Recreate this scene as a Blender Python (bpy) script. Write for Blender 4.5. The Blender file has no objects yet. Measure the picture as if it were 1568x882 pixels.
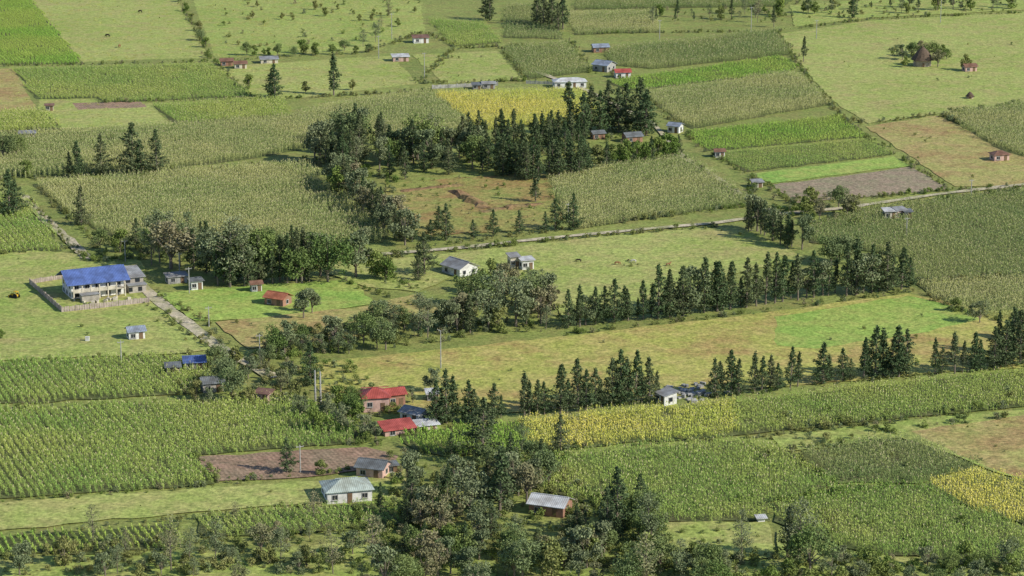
import bpy, bmesh, math, random
import numpy as np
from mathutils import Vector, Matrix
from mathutils.geometry import tessellate_polygon
random.seed(7); rng=np.random.default_rng(7)
S=bpy.context.scene
# ------------------------------------------------------------------ survey geometry
H=168.0; F=4000.0; T=math.atan(1041.0/F)
cT,sT=math.cos(T),math.sin(T)
def G(u,v,z=0.0):
    dx=(u-784)/F; dz=-(v-441)/F
    ry=cT+dz*sT; rz=-sT+dz*cT
    t=(H-z)/-rz
    return (dx*t, ry*t)
def PXM(v):
    dz=-(v-441)/F
    return F/(H/(sT-dz*cT))
def link(o,parent=None):
    S.collection.objects.link(o)
    if parent: o.parent=parent
    return o
# ------------------------------------------------------------------ materials
def nodes(name):
    m=bpy.data.materials.new(name); m.use_nodes=True
    nt=m.node_tree; b=nt.nodes['Principled BSDF']
    b.inputs['Roughness'].default_value=0.85
    b.inputs['Specular IOR Level'].default_value=0.2
    return m,nt,b
def N(nt,t,**k):
    n=nt.nodes.new(t)
    for a,v in k.items(): setattr(n,a,v)
    return n
def noise(nt,vec,scale,detail=4,rough=0.55):
    n=N(nt,'ShaderNodeTexNoise'); n.inputs['Scale'].default_value=scale
    n.inputs['Detail'].default_value=detail; n.inputs['Roughness'].default_value=rough
    nt.links.new(vec,n.inputs['Vector']); return n.outputs['Fac']
def ramp(nt,fac,stops):
    r=N(nt,'ShaderNodeValToRGB'); e=r.color_ramp.elements
    e[0].position=stops[0][0]; e[0].color=(*stops[0][1],1)
    e[1].position=stops[-1][0]; e[1].color=(*stops[-1][1],1)
    for p,c in stops[1:-1]:
        x=e.new(p); x.color=(*c,1)
    nt.links.new(fac,r.inputs['Fac']); return r.outputs['Color']
def mix(nt,a,b,fac,mode='MIX'):
    m=N(nt,'ShaderNodeMix',data_type='RGBA',blend_type=mode)
    for s,x in ((m.inputs[0],fac),(m.inputs[6],a),(m.inputs[7],b)):
        if isinstance(x,bpy.types.NodeSocket): nt.links.new(x,s)
        else: s.default_value = x if isinstance(x,float) else (*x,1)
    return m.outputs[2]
G1=(1,1,1)
def ground_mat(name,c1,c2,c3,big=0.02,mid=0.12,patch=None,pthr=0.55,bump=0.3,rows=False):
    m,nt,b=nodes(name)
    g=N(nt,'ShaderNodeNewGeometry').outputs['Position']
    n1=noise(nt,g,big,3,0.6); n2=noise(nt,g,mid,4,0.65); n3=noise(nt,g,1.1,3,0.7)
    a=ramp(nt,n1,[(0.36,c1),(0.62,c2)])
    f=ramp(nt,n2,[(0.42,(0,0,0)),(0.64,G1)])
    a=mix(nt,a,c3,f)
    if patch:
        n5=noise(nt,g,0.045,5,0.75)
        a=mix(nt,a,patch,ramp(nt,n5,[(pthr-0.07,(0,0,0)),(pthr+0.12,G1)]))
    v=ramp(nt,n3,[(0.3,(0.57,0.6,0.55)),(0.7,(1.4,1.38,1.35))])
    a=mix(nt,a,v,1.0,'MULTIPLY')
    v=ramp(nt,noise(nt,g,0.4,2,.6),[(0.35,(0.82,0.84,0.8)),(0.65,(1.12,1.11,1.1))])
    a=mix(nt,a,v,1.0,'MULTIPLY')
    if rows:
        mp=N(nt,'ShaderNodeMapping'); mp.inputs['Rotation'].default_value=(0,0,math.radians(-22)); nt.links.new(g,mp.inputs['Vector'])
        w=N(nt,'ShaderNodeTexWave',wave_type='BANDS',bands_direction='X'); w.inputs['Scale'].default_value=.35; w.inputs['Distortion'].default_value=2.5; w.inputs['Detail'].default_value=2
        nt.links.new(mp.outputs[0],w.inputs['Vector'])
        a=mix(nt,a,ramp(nt,w.outputs['Fac'],[(0.2,(0.88,0.88,0.88)),(0.8,(1.06,1.06,1.06))]),1.0,'MULTIPLY')
    nt.links.new(a,b.inputs['Base Color'])
    bp=N(nt,'ShaderNodeBump'); bp.inputs['Strength'].default_value=bump; bp.inputs['Distance'].default_value=0.6
    nt.links.new(n3,bp.inputs['Height']); nt.links.new(bp.outputs[0],b.inputs['Normal'])
    return m
def leaf_mat(name,c1,c2,c3=None,k=1.0,field=False):
    m,nt,b=nodes(name)
    c3=c3 or c2
    c1,c2,c3=[tuple(x*k for x in c) for c in (c1,c2,c3)]
    g=N(nt,'ShaderNodeNewGeometry').outputs['Position']
    if field:
        r=ramp(nt,noise(nt,g,0.35,2,.7),[(0.35,(0,0,0)),(0.65,G1)])
    else: r=N(nt,'ShaderNodeObjectInfo').outputs['Random']
    a=mix(nt,c1,c2,r)
    n=noise(nt,g,0.022,4,0.65)
    a=mix(nt,a,c3,ramp(nt,n,[(0.42,(0,0,0)),(0.6,(0.9,0.9,0.9))]))
    n=noise(nt,g,1.4,1)
    a=mix(nt,a,ramp(nt,n,[(0.3,(0.68,0.7,0.64)),(0.7,(1.3,1.29,1.25))]),1.0,'MULTIPLY')
    df=N(nt,'ShaderNodeBsdfDiffuse'); nt.links.new(a,df.inputs[0])
    nt.links.new(df.outputs[0],nt.nodes['Material Output'].inputs[0]); nt.nodes.remove(b)
    return m
def paint(name,c,dirt=0.35,scale=0.8,rough=0.8,corr=False,metal=0.0):
    m,nt,b=nodes(name); b.inputs['Roughness'].default_value=rough; b.inputs['Metallic'].default_value=metal
    tc=N(nt,'ShaderNodeTexCoord').outputs['Object']
    n=noise(nt,tc,scale,4,0.7)
    a=ramp(nt,n,[(0.35,tuple(x*(1-dirt) for x in c)),(0.6,c)])
    if corr:
        w=N(nt,'ShaderNodeTexWave',wave_type='BANDS',bands_direction='X'); w.inputs['Scale'].default_value=.8
        w.inputs['Distortion'].default_value=0.3; nt.links.new(tc,w.inputs['Vector'])
        a=mix(nt,a,ramp(nt,w.outputs['Fac'],[(0.2,(0.74,0.74,0.74)),(0.6,(1.05,1.05,1.05))]),1.0,'MULTIPLY')
        n=noise(nt,tc,.35,3,.6); a=mix(nt,a,ramp(nt,n,[(0.38,(0.72,0.68,0.64)),(0.6,G1)]),1.0,'MULTIPLY')
        bp=N(nt,'ShaderNodeBump'); bp.inputs['Strength'].default_value=0.3
        nt.links.new(w.outputs['Fac'],bp.inputs['Height']); nt.links.new(bp.outputs[0],b.inputs['Normal'])
    nt.links.new(a,b.inputs['Base Color']); return m
def flat(name,c):
    m=bpy.data.materials.new(name); m.use_nodes=True; nt=m.node_tree; nt.nodes.remove(nt.nodes['Principled BSDF'])
    r=N(nt,'ShaderNodeObjectInfo').outputs['Random']; df=N(nt,'ShaderNodeBsdfDiffuse')
    nt.links.new(mix(nt,tuple(x*.75 for x in c),c,r),df.inputs[0]); nt.links.new(df.outputs[0],nt.nodes['Material Output'].inputs[0]); return m
M={}
M['base']=ground_mat('rough_grass',(0.20,0.245,0.065),(0.28,0.325,0.09),(0.26,0.255,0.085))
M['past']=ground_mat('pasture_grass',(0.29,0.36,0.085),(0.37,0.42,0.125),(0.395,0.38,0.14),patch=(0.38,0.32,0.14),pthr=0.6)
M['pasty']=ground_mat('yellow_pasture_grass',(0.36,0.38,0.095),(0.42,0.42,0.11),(0.46,0.395,0.14),patch=(0.39,0.265,0.11),pthr=0.56)
M['pastg']=ground_mat('green_pasture_grass',(0.27,0.355,0.08),(0.35,0.415,0.115),(0.36,0.36,0.12))
M['pastb']=ground_mat('dry_pasture_grass',(0.36,0.34,0.115),(0.38,0.38,0.125),(0.42,0.33,0.145),patch=(0.36,0.235,0.11),pthr=0.54)
M['lawn']=ground_mat('bright_grass',(0.23,0.38,0.075),(0.33,0.44,0.10),(0.36,0.40,0.11))
M['scrub']=ground_mat('scrubland',(0.28,0.285,0.08),(0.38,0.29,0.115),(0.27,0.30,0.085),big=0.05,patch=(0.32,0.185,0.085),pthr=0.55)
M['soil']=ground_mat('ploughed_soil',(0.30,0.185,0.135),(0.36,0.24,0.175),(0.28,0.21,0.145),rows=True)
M['soilg']=ground_mat('grey_ploughed_soil',(0.31,0.235,0.17),(0.37,0.28,0.21),(0.30,0.27,0.17),rows=True)
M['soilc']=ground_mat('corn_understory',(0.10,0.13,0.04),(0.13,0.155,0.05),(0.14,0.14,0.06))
M['road']=ground_mat('dirt_road',(0.48,0.41,0.31),(0.54,0.47,0.36),(0.38,0.36,0.20))
M['bark']=paint('bark',(0.24,0.20,0.155))
M['pine']=leaf_mat('pine_needles',(0.052,0.084,0.038),(0.105,0.116,0.060),(0.064,0.094,0.044),1.5)
M['euca']=leaf_mat('grey_green_leaves',(0.10,0.13,0.064),(0.17,0.185,0.105),(0.13,0.155,0.085),1.5)
M['broad']=leaf_mat('broad_leaves',(0.085,0.13,0.040),(0.145,0.18,0.060),(0.13,0.16,0.08),1.45)
M['bare']=leaf_mat('dry_leaves',(0.17,0.15,0.09),(0.20,0.18,0.11),(0.15,0.16,0.08),1.5)
M['bush']=leaf_mat('bush_leaves',(0.09,0.14,0.035),(0.17,0.215,0.06),(0.19,0.185,0.075),1.4)
M['corn']=leaf_mat('corn_leaves',(0.175,0.22,0.08),(0.235,0.265,0.105),(0.295,0.295,0.125),1.5,True)
M['corng']=leaf_mat('green_corn_leaves',(0.155,0.25,0.06),(0.23,0.31,0.08),(0.29,0.33,0.09),1.45,True)
M['cornd']=leaf_mat('dark_corn_leaves',(0.13,0.185,0.068),(0.175,0.215,0.082),(0.21,0.235,0.09),1.45,True)
M['corny']=leaf_mat('yellow_corn_leaves',(0.47,0.44,0.09),(0.56,0.49,0.13),(0.37,0.42,0.09),1.4,True)
M['crop']=leaf_mat('young_crop_leaves',(0.20,0.35,0.065),(0.28,0.41,0.09),(0.33,0.40,0.10),1.3,True)
M['tass']=flat('corn_tassel',(0.58,0.52,0.30))
M['grassl']=leaf_mat('grass_blades',(0.28,0.34,0.09),(0.39,0.39,0.13),(0.35,0.33,0.12),1.25)
# ------------------------------------------------------------------ mesh builders
class MB:
    def __init__(s): s.v=[];s.f=[];s.m=[]
    def add(s,vs,fs,mi=0):
        o=len(s.v); s.v+= [tuple(x) for x in vs]; s.f+=[tuple(o+i for i in f) for f in fs]; s.m+=[mi]*len(fs)
    def box(s,c,d,mi=0,rz=0.0):
        x,y,z=[q/2 for q in d]; ca,sa=math.cos(rz),math.sin(rz)
        vs=[]
        for k in (-z,z):
            for a,b in ((-x,-y),(x,-y),(x,y),(-x,y)):
                vs.append((c[0]+a*ca-b*sa,c[1]+a*sa+b*ca,c[2]+k))
        s.add(vs,[(3,2,1,0),(4,5,6,7),(0,1,5,4),(1,2,6,5),(2,3,7,6),(3,0,4,7)],mi)
    def tube(s,p0,p1,r0,r1,n=6,mi=0):
        p0=Vector(p0);p1=Vector(p1); d=(p1-p0).normalized()
        a=d.orthogonal().normalized(); b=d.cross(a); vs=[]
        for p,r in ((p0,r0),(p1,r1)):
            for i in range(n):
                t=2*math.pi*i/n; vs.append(p+a*(r*math.cos(t))+b*(r*math.sin(t)))
        s.add(vs,[(i,(i+1)%n,n+(i+1)%n,n+i) for i in range(n)]+[tuple(range(n-1,-1,-1)),tuple(range(n,2*n))],mi)
    def leaves(s,C,L,W,mi=1):
        C=np.asarray(C); n=len(C)
        a=rng.normal(size=(n,3)); a/=np.linalg.norm(a,axis=1)[:,None]
        b=rng.normal(size=(n,3)); b-=a*(a*b).sum(1)[:,None]; b/=np.linalg.norm(b,axis=1)[:,None]
        L=(L*rng.uniform(.6,1.3,n))[:,None]/2; W=(W*rng.uniform(.6,1.3,n))[:,None]/2
        q=np.stack([C-a*L,C+b*W,C+a*L,C-b*W],1).reshape(-1,3)
        o=len(s.v); s.v+=[tuple(x) for x in q.tolist()]
        s.f+=[(o+4*i,o+4*i+1,o+4*i+2,o+4*i+3) for i in range(n)]; s.m+=[mi]*n
    def mesh(s,name,mats):
        me=bpy.data.meshes.new(name); me.from_pydata(s.v,[],s.f)
        for m in mats: me.materials.append(m)
        me.polygons.foreach_set('material_index',s.m); me.update(); return me
def pine_mesh(h,R,seed,dens=1.0,low=0.06,mat='pine'):
    rd=random.Random(seed); b=MB(); lean=(rd.uniform(-.4,.4),rd.uniform(-.4,.4))
    b.tube((0,0,-0.2),(lean[0]*.5,lean[1]*.5,h*.5),h*.02,h*.012); b.tube((lean[0]*.5,lean[1]*.5,h*.5),(lean[0],lean[1],h*.97),h*.012,h*.003)
    C=[]; z=low*h; ph=rd.uniform(0,6); asym=rd.uniform(0,6.28)
    while z<h*0.985:
        t=z/h; r=R*min(1,(1-t)*1.4+0.01)**0.85*(0.78+0.22*math.sin(t*15+ph))*min(1,0.5+t*2.6)
        nb=5 if t<.8 else 4
        for i in range(nb):
            az=rd.uniform(0,6.283); l=r*rd.uniform(.55,1.2)*(1+.15*math.cos(az-asym))
            up=rd.uniform(-.05,.35)*l
            x0,y0=lean[0]*t,lean[1]*t
            e=(x0+l*math.cos(az),y0+l*math.sin(az),z+up)
            if l>0.8: b.tube((x0,y0,z),e,0.05,0.015,3)
            k=max(2,int(l*1.5*dens))
            for j in range(k):
                q=.25+.75*(j+1)/k; c=(x0+(e[0]-x0)*q,y0+(e[1]-y0)*q,z+up*q)
                sp=.34*(1.25-q*.5)*(1-.35*t)
                for _ in range(7): C.append((c[0]+rd.gauss(0,sp),c[1]+rd.gauss(0,sp),c[2]+rd.gauss(0,sp*.8)))
        z+=h*0.04
    for _ in range(25): C.append((lean[0]+rd.gauss(0,.13),lean[1]+rd.gauss(0,.13),h*rd.uniform(.92,1.03)))
    b.leaves(C,0.58,0.30); return b.mesh('pine_tree',[M['bark'],M[mat]])
def broad_mesh(h,R,seed,nl=14,per=170,mat='broad',trunk=0.3,lobe=0.36,ls=0.46,fill=1.0):
    rd=random.Random(seed); b=MB()
    th=h*trunk; b.tube((0,0,-.2),(0,0,th),h*.03,h*.02)
    C=[]
    for i in range(nl):
        az=rd.uniform(0,6.283); q=rd.random()**.6; zz=rd.uniform(trunk+.05,.88)
        prof=math.sin(math.pi*min(1,max(.1,(zz-trunk*.6)/(1.02-trunk*.6))))**.6
        rr=R*q*prof*.8
        c=Vector((rr*math.cos(az),rr*math.sin(az),zz*h)) if i else Vector((0,0,h*.86))
        b.tube((0,0,th*rd.uniform(.6,1)),c,h*.012,h*.003,4)
        lr=R*lobe*rd.uniform(.5,1.3)
        for _ in range(int(per*fill*(.6+lr/(R*lobe)*.5))):
            d=Vector((rd.gauss(0,1),rd.gauss(0,1),rd.gauss(0,1))).normalized()*lr*rd.uniform(.55,1.1)
            p=c+Vector((d.x,d.y,d.z*.8))
            if p.z>0.05: C.append(tuple(p))
    b.leaves(C,ls,ls*.6); return b.mesh('tree',[M['bark'],M[mat]])
def euca_mesh(h,R,seed,mat='euca',per=42):
    rd=random.Random(seed); b=MB(); lx,ly=rd.uniform(-1,1),rd.uniform(-1,1)
    b.tube((0,0,-.2),(lx*.5,ly*.5,h*.5),h*.014,h*.009); b.tube((lx*.5,ly*.5,h*.5),(lx,ly,h*.95),h*.009,h*.002)
    C=[]
    for i in range(34):
        t=rd.uniform(.28,1)**.9; az=rd.uniform(0,6.28); r=R*rd.uniform(.2,1)*(math.sin(math.pi*min(.97,(t-.15)/.9))**.7)
        x0,y0=lx*t,ly*t; c=(x0+r*math.cos(az),y0+r*math.sin(az),t*h)
        b.tube((x0,y0,t*h-r*.8),c,.06,.02,3)
        s=rd.uniform(.35,.75)
        for _ in range(per): C.append((c[0]+rd.gauss(0,s),c[1]+rd.gauss(0,s),c[2]+rd.gauss(0,s*.9)))
    b.leaves(C,.48,.26); return b.mesh('eucalyptus_tree',[M['bark'],M[mat]])
TV={'pine':[(pine_mesh(13,3.3+.25*i,10+i),13) for i in range(5)]+[(pine_mesh(13,2.9,31,low=.14),13),(pine_mesh(13,2.8,32,low=.10),13)],
    'thin':[(pine_mesh(13,2.2,41+i,dens=.9,low=.15+.06*i,mat='pine'),13) for i in range(3)],
    'broad':[(broad_mesh(8,4.0+.3*i,50+i),8) for i in range(4)],
    'grey':[(broad_mesh(8,3.4+.4*i,60+i,mat='euca',nl=16,per=130,lobe=.3),8) for i in range(3)],
    'euca':[(euca_mesh(13,3.0+.3*i,70+i),13) for i in range(4)],
    'bare':[(euca_mesh(11,2.6,80+i,mat='bare',per=18),11) for i in range(2)],
    'dry':[(broad_mesh(8,3.2,90+i,mat='bare',nl=14,per=110,lobe=.3),8) for i in range(2)],
    'round':[(broad_mesh(6,2.6,100+i,mat='bush',trunk=.12,nl=12,per=140,lobe=.42),6) for i in range(3)]}
TN={'pine':'pine_tree','thin':'cypress_tree','broad':'broadleaf_tree','grey':'alder_tree','euca':'eucalyptus_tree','bare':'sparse_tree','dry':'dry_tree','round':'shrub_tree'}
def tree(u,v,hpx,kind='pine',wd=1.0):
    me,h0=random.choice(TV[kind]); s=1.05*hpx/(PXM(v)*0.965)/h0
    o=bpy.data.objects.new(TN[kind],me); link(o)
    x,y=G(u,v); o.location=(x,y,0); o.rotation_euler=(0,0,random.uniform(0,6.28))
    w=s*wd*random.uniform(.88,1.12); o.scale=(w,w,s)
    return o
def interp(pts,n):
    P=np.array(pts,float); L=np.r_[0,np.cumsum(np.hypot(*np.diff(P,axis=0).T))]
    t=np.linspace(0,L[-1],n); return np.c_[np.interp(t,L,P[:,0]),np.interp(t,L,P[:,1])]
def tline(pts,n,h0,h1,kinds='pine',ju=5,jv=2,wd=1.0):
    kinds=kinds.split()
    for u,v in interp(pts,n):
        tree(u+random.uniform(-ju,ju),v+random.uniform(-jv,jv),random.uniform(h0,h1),random.choice(kinds),wd)
def inpoly(x,y,P):
    P=np.asarray(P); c=np.zeros(len(x),bool); j=len(P)-1
    for i in range(len(P)):
        xi,yi=P[i];xj,yj=P[j]
        c^=((yi>y)!=(yj>y))&(x<(xj-xi)*(y-yi)/((yj-yi) or 1e-9)+xi); j=i
    return c
CLEAR=[(843,782,36,62),(968,216,16,30),(700,418,24,30),(555,740,68,62)]
def tfill(poly,n,h0,h1,kinds,wd=1.0):
    kinds=kinds.split(); P=np.array(poly,float); k=0
    while k<n:
        u=random.uniform(P[:,0].min(),P[:,0].max()); v=random.uniform(P[:,1].min(),P[:,1].max())
        if any(abs(u-a)<w and b-12<v<b+q for a,b,w,q in CLEAR): continue
        if inpoly(np.array([u]),np.array([v]),P)[0]:
            tree(u,v,random.uniform(h0,h1),random.choice(kinds),wd); k+=1
# ------------------------------------------------------------------ scatter sources
def source(name,meshes):
    c=bpy.data.collections.new(name)
    for me in meshes:
        o=bpy.data.objects.new(name,me); c.objects.link(o)
    return c
RS,PS=1.4,.75
def corn_mesh(seed,mat,h=1.9,tassel=True,nx=2,ny=3,leaf=6):
    rd=random.Random(seed); b=MB()
    for ix in range(nx):
      for iy in range(ny):
        for k in range(2):
          x=(ix-(nx-1)/2)*RS+rd.gauss(0,.1); y=(iy-(ny-1)/2)*PS+(k-.5)*PS*.5+rd.gauss(0,.1); hh=h*rd.uniform(.76,1.16)
          b.add([(x-.025,y,0),(x+.025,y,0),(x,y,hh)],[(0,1,2)],0)
          for i in range(leaf):
            az=rd.uniform(0,6.28); z=hh*rd.uniform(.3,1.0); l=rd.uniform(.28,.52)*(h/1.9)**.6
            cx,cy=math.cos(az),math.sin(az); w=.06
            p=[(x-cy*w*.5,y+cx*w*.5,z-.1),(x+cy*w*.5,y-cx*w*.5,z-.1),
               (x+cx*l*.55+cy*w,y+cy*l*.55-cx*w,z+.12),(x+cx*l*.55-cy*w,y+cy*l*.55+cx*w,z+.12),(x+cx*l,y+cy*l,z-.08)]
            b.add(p,[(0,1,2,3),(3,2,4)],0)
          if tassel and rd.random()<tassel:
            a=rd.uniform(0,3.14); b.add([(x-.08*math.cos(a),y-.08*math.sin(a),hh+.28),(x,y,hh-.1),(x+.08*math.cos(a),y+.08*math.sin(a),hh+.28)],[(0,1,2)],1)
    return b.mesh('corn_plants',[M[mat],M['tass']])
def tuft_mesh(seed,mat,n=18,h=.32,sp=.35):
    rd=random.Random(seed); b=MB()
    for i in range(n):
        x,y=rd.gauss(0,sp),rd.gauss(0,sp); a=rd.uniform(0,6.28); hh=h*rd.uniform(.5,1.2); dx,dy=rd.gauss(0,.15),rd.gauss(0,.15)
        b.add([(x-.07*math.cos(a),y-.07*math.sin(a),0),(x+.07*math.cos(a),y+.07*math.sin(a),0),(x+dx,y+dy,hh)],[(0,1,2)],0)
    return b.mesh('grass_tuft',[M[mat]])
def bush_mesh(seed,mat,per=48):
    return broad_mesh(1.6,1.15,seed,nl=6,per=per,mat=mat,trunk=.1,lobe=.5,ls=.3)
SRC={'corn':source('corn_plants',[corn_mesh(i,'corn',tassel=.9) for i in range(5)]),
 'corng':source('green_corn_plants',[corn_mesh(i+5,'corng',tassel=.35) for i in range(5)]),
 'cornd':source('dark_corn_plants',[corn_mesh(i+15,'cornd',tassel=.5) for i in range(5)]),
 'corny':source('yellow_corn_plants',[corn_mesh(i+25,'corny',tassel=.6) for i in range(5)]),
 'crop':source('young_crop_plants',[corn_mesh(i+35,'crop',h=.8,tassel=0,leaf=6) for i in range(4)]),
 'tuft':source('grass_tufts',[tuft_mesh(i,'grassl') for i in range(4)]),
 'bush':source('bushes',[bush_mesh(200+i,'bush') for i in range(4)]+[bush_mesh(210,'broad'),bush_mesh(211,'euca')]+[bush_mesh(212,'bare',30)])}
def scatter(name,pts,scl,src,sheet=None,rz=None,zs=None):
    n=len(pts); me=bpy.data.meshes.new(name)
    co=np.zeros((n,3)); co[:,:2]=pts; me.vertices.add(n); me.vertices.foreach_set('co',co.ravel())
    a=me.attributes.new('rot','FLOAT_VECTOR','POINT'); r=np.zeros((n,3)); r[:,2]=rng.uniform(0,6.28,n) if rz is None else rz; a.data.foreach_set('vector',r.ravel())
    a=me.attributes.new('scl','FLOAT_VECTOR','POINT'); s3=np.repeat(np.asarray(scl,float)[:,None],3,1)
    if zs is not None: s3[:,2]=zs
    a.data.foreach_set('vector',s3.ravel()); me.update()
    o=bpy.data.objects.new(name,me); link(o)
    ng=bpy.data.node_groups.new(name,'GeometryNodeTree')
    ng.interface.new_socket('Geometry',in_out='INPUT',socket_type='NodeSocketGeometry'); ng.interface.new_socket('Geometry',in_out='OUTPUT',socket_type='NodeSocketGeometry')
    gi=ng.nodes.new('NodeGroupInput'); go=ng.nodes.new('NodeGroupOutput')
    ip=ng.nodes.new('GeometryNodeInstanceOnPoints'); ci=ng.nodes.new('GeometryNodeCollectionInfo')
    ci.inputs['Collection'].default_value=SRC[src]; ci.inputs['Separate Children'].default_value=True; ci.inputs['Reset Children'].default_value=True
    ip.inputs['Pick Instance'].default_value=True
    for nm,sk in (('rot','Rotation'),('scl','Scale')):
        na=ng.nodes.new('GeometryNodeInputNamedAttribute'); na.data_type='FLOAT_VECTOR'; na.inputs['Name'].default_value=nm
        ng.links.new(na.outputs['Attribute'],ip.inputs[sk])
    ng.links.new(gi.outputs[0],ip.inputs['Points']); ng.links.new(ci.outputs[0],ip.inputs['Instance']); ng.links.new(ip.outputs[0],go.inputs[0])
    md=o.modifiers.new('scatter','NODES'); md.node_group=ng
    if sheet: o.parent=sheet
    return o
def vnoise(x,y,s,seed=0):
    r=np.random.default_rng(seed); o=np.zeros_like(x)
    for k in range(5):
        a=r.uniform(0,6.28); f=(1/s)*(0.6+k*.5); o+=np.sin((x*math.cos(a)+y*math.sin(a))*f*6.28+r.uniform(0,6.28))/(1+k*.3)
    return o/3
ZL=[0.0]
def sheet(name,poly,mat,world=False,jit=.35):
    P=[Vector((*(p if world else G(*p)),0)) for p in poly]; Q=[]
    for i in range(len(P)):
        a,b=P[i],P[(i+1)%len(P)]; k=max(1,int((b-a).length/4))
        for j in range(k):
            p=a.lerp(b,j/k); 
            if j: p=p+Vector((random.gauss(0,jit),random.gauss(0,jit),0))
            Q.append(p)
    ZL[0]+=0.005
    tr=tessellate_polygon([Q]); me=bpy.data.meshes.new(name)
    fs=[]
    for t in tr:
        a,b,c=[Q[i] for i in t]
        fs.append(t if (b-a).cross(c-a).z>0 else (t[0],t[2],t[1]))
    me.from_pydata([(q.x,q.y,ZL[0]) for q in Q],[],fs); me.materials.append(M[mat]); me.update()
    return link(bpy.data.objects.new(name,me)),[(q.x,q.y) for q in Q]
YAW=math.radians(22)
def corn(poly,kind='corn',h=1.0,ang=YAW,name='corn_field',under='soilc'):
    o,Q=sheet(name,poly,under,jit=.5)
    Qa=np.array(Q); ca,sa=math.cos(ang),math.sin(ang); R=np.array([[ca,sa],[-sa,ca]]); L=Qa@R.T
    tx,ty=2*RS,3*PS
    x=np.arange(L[:,0].min(),L[:,0].max(),tx); y=np.arange(L[:,1].min(),L[:,1].max(),ty)
    X,Y=np.meshgrid(x,y); Y=Y+(np.arange(len(x))%3*ty/3)[None,:]; X=X.ravel()+rng.normal(0,.05,X.size); Y=Y.ravel()
    W=np.c_[X,Y]@R; W=W[inpoly(W[:,0],W[:,1],Qa)]
    nz=vnoise(W[:,0],W[:,1],28,len(W)); n2=vnoise(W[:,0],W[:,1],9,len(W)+1)
    keep=rng.random(len(W))>np.clip(.01+.3*(n2<-.75),0,1); W=W[keep]; nz=nz[keep]
    zs=h*(1+.16*nz)*rng.uniform(.85,1.15,len(W))
    scatter(name+'_plants',W,np.ones(len(W)),kind,sheet=o,rz=ang+math.pi*rng.integers(0,2,len(W)),zs=zs)
def grass(poly,mat='past',dens=.10,name='pasture',bush=0,tuft=1.0):
    o,Q=sheet(name,poly,mat); Qa=np.array(Q); lo,hi=Qa.min(0),Qa.max(0)
    n=int((hi-lo).prod()*dens); W=rng.uniform(lo,hi,(n,2)); W=W[inpoly(W[:,0],W[:,1],Qa)]
    W=W[vnoise(W[:,0],W[:,1],20,n)+rng.normal(0,.4,len(W))>-.2]
    if len(W) and tuft: scatter(name+'_tufts',W,rng.uniform(.4,1.2,len(W))*tuft,'tuft',sheet=o)
    if bush:
        W=rng.uniform(lo,hi,(bush,2)); W=W[inpoly(W[:,0],W[:,1],Qa)]
        if len(W): scatter(name+'_bushes',W,.12+.6*rng.random(len(W))**3,'bush',sheet=o)
def hedge(pts,w=1.2,h=1.0,dens=1.0,name='hedgerow'):
    P=np.array([G(*p) for p in pts]); d=np.hypot(*np.diff(P,axis=0).T); n=int(d.sum()*dens)+2
    L=np.r_[0,np.cumsum(d)]; t=rng.uniform(0,L[-1],n); W=np.c_[np.interp(t,L,P[:,0]),np.interp(t,L,P[:,1])]+rng.normal(0,w*.6,(n,2))
    nz=vnoise(W[:,0],W[:,1],14,n); k=nz>-.65; W=W[k]; nz=nz[k]
    scatter(name,W,h*(1+.4*nz)*rng.uniform(.35,1.1,len(W)),'bush')
def brush(poly,n,lo=.35,hi=1.2,name='brush'):
    Q=np.array([G(*p) for p in poly]); a,b=Q.min(0),Q.max(0); W=rng.uniform(a,b,(n*3,2)); W=W[inpoly(W[:,0],W[:,1],Q)][:n]
    scatter(name,W,rng.uniform(lo,hi,len(W)),'bush')
def road(pts,w,name='dirt_road',mat='road'):
    P=[Vector(G(*p)) for p in pts]; Q=[]
    for i in range(len(P)-1):
        k=max(1,int((P[i+1]-P[i]).length/5))
        for j in range(k): Q.append(P[i].lerp(P[i+1],j/k))
    Q.append(P[-1]); l=[];r=[]
    for i,p in enumerate(Q):
        d=(Q[min(i+1,len(Q)-1)]-Q[max(i-1,0)]).normalized(); n=Vector((-d.y,d.x)); ww=w/2+random.gauss(0,.2)
        l.append(p+n*ww); r.append(p-n*ww)
    ZL[0]+=.005; n=len(Q); me=bpy.data.meshes.new(name)
    me.from_pydata([(q.x,q.y,ZL[0]) for q in r+l],[],[(i,i+1,n+i+1,n+i) for i in range(n-1)]); me.materials.append(M[mat]); me.update()
    link(bpy.data.objects.new(name,me))
# ------------------------------------------------------------------ ground
me=bpy.data.meshes.new('ground'); me.from_pydata([(-6000,-1500,0),(6000,-1500,0),(6000,12000,0),(-6000,12000,0)],[],[(0,1,2,3)]); me.materials.append(M['base'])
link(bpy.data.objects.new('ground',me))
corn([(-60,-30),(30,-30),(48,0),(120,90),(117,98),(-60,100)],'crop',name='crop_field',h=1.4)
grass([(50,-30),(255,-30),(320,88),(125,95),(50,0)],'past',bush=25)
grass([(290,-30),(640,-30),(650,48),(560,78),(330,88),(302,20)],'pastg',bush=90)
grass([(-60,105),(20,105),(57,168),(-60,174)],'pastb')
corn([(22,106),(325,98),(385,148),(160,158),(145,150),(55,152)],'corng',name='crop_field',h=.6)
grass([(335,102),(600,85),(640,128),(440,152),(385,146)],'past',bush=20)
grass([(60,152),(140,152),(160,160),(232,158),(262,190),(95,197),(60,168)],'past')
sheet('ploughed_field',[(110,158),(215,156),(225,164),(120,168)],'soil')
corn([(-60,174),(68,170),(92,198),(-60,208)],'corng')
corn([(235,162),(425,152),(448,178),(268,190)],'corng',h=.85)
corn([(-60,215),(60,204),(268,194),(445,180),(520,160),(655,142),(725,195),(640,215),(560,215),(500,222),(395,242),(240,262),(60,272),(-60,275)],'corn')
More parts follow.
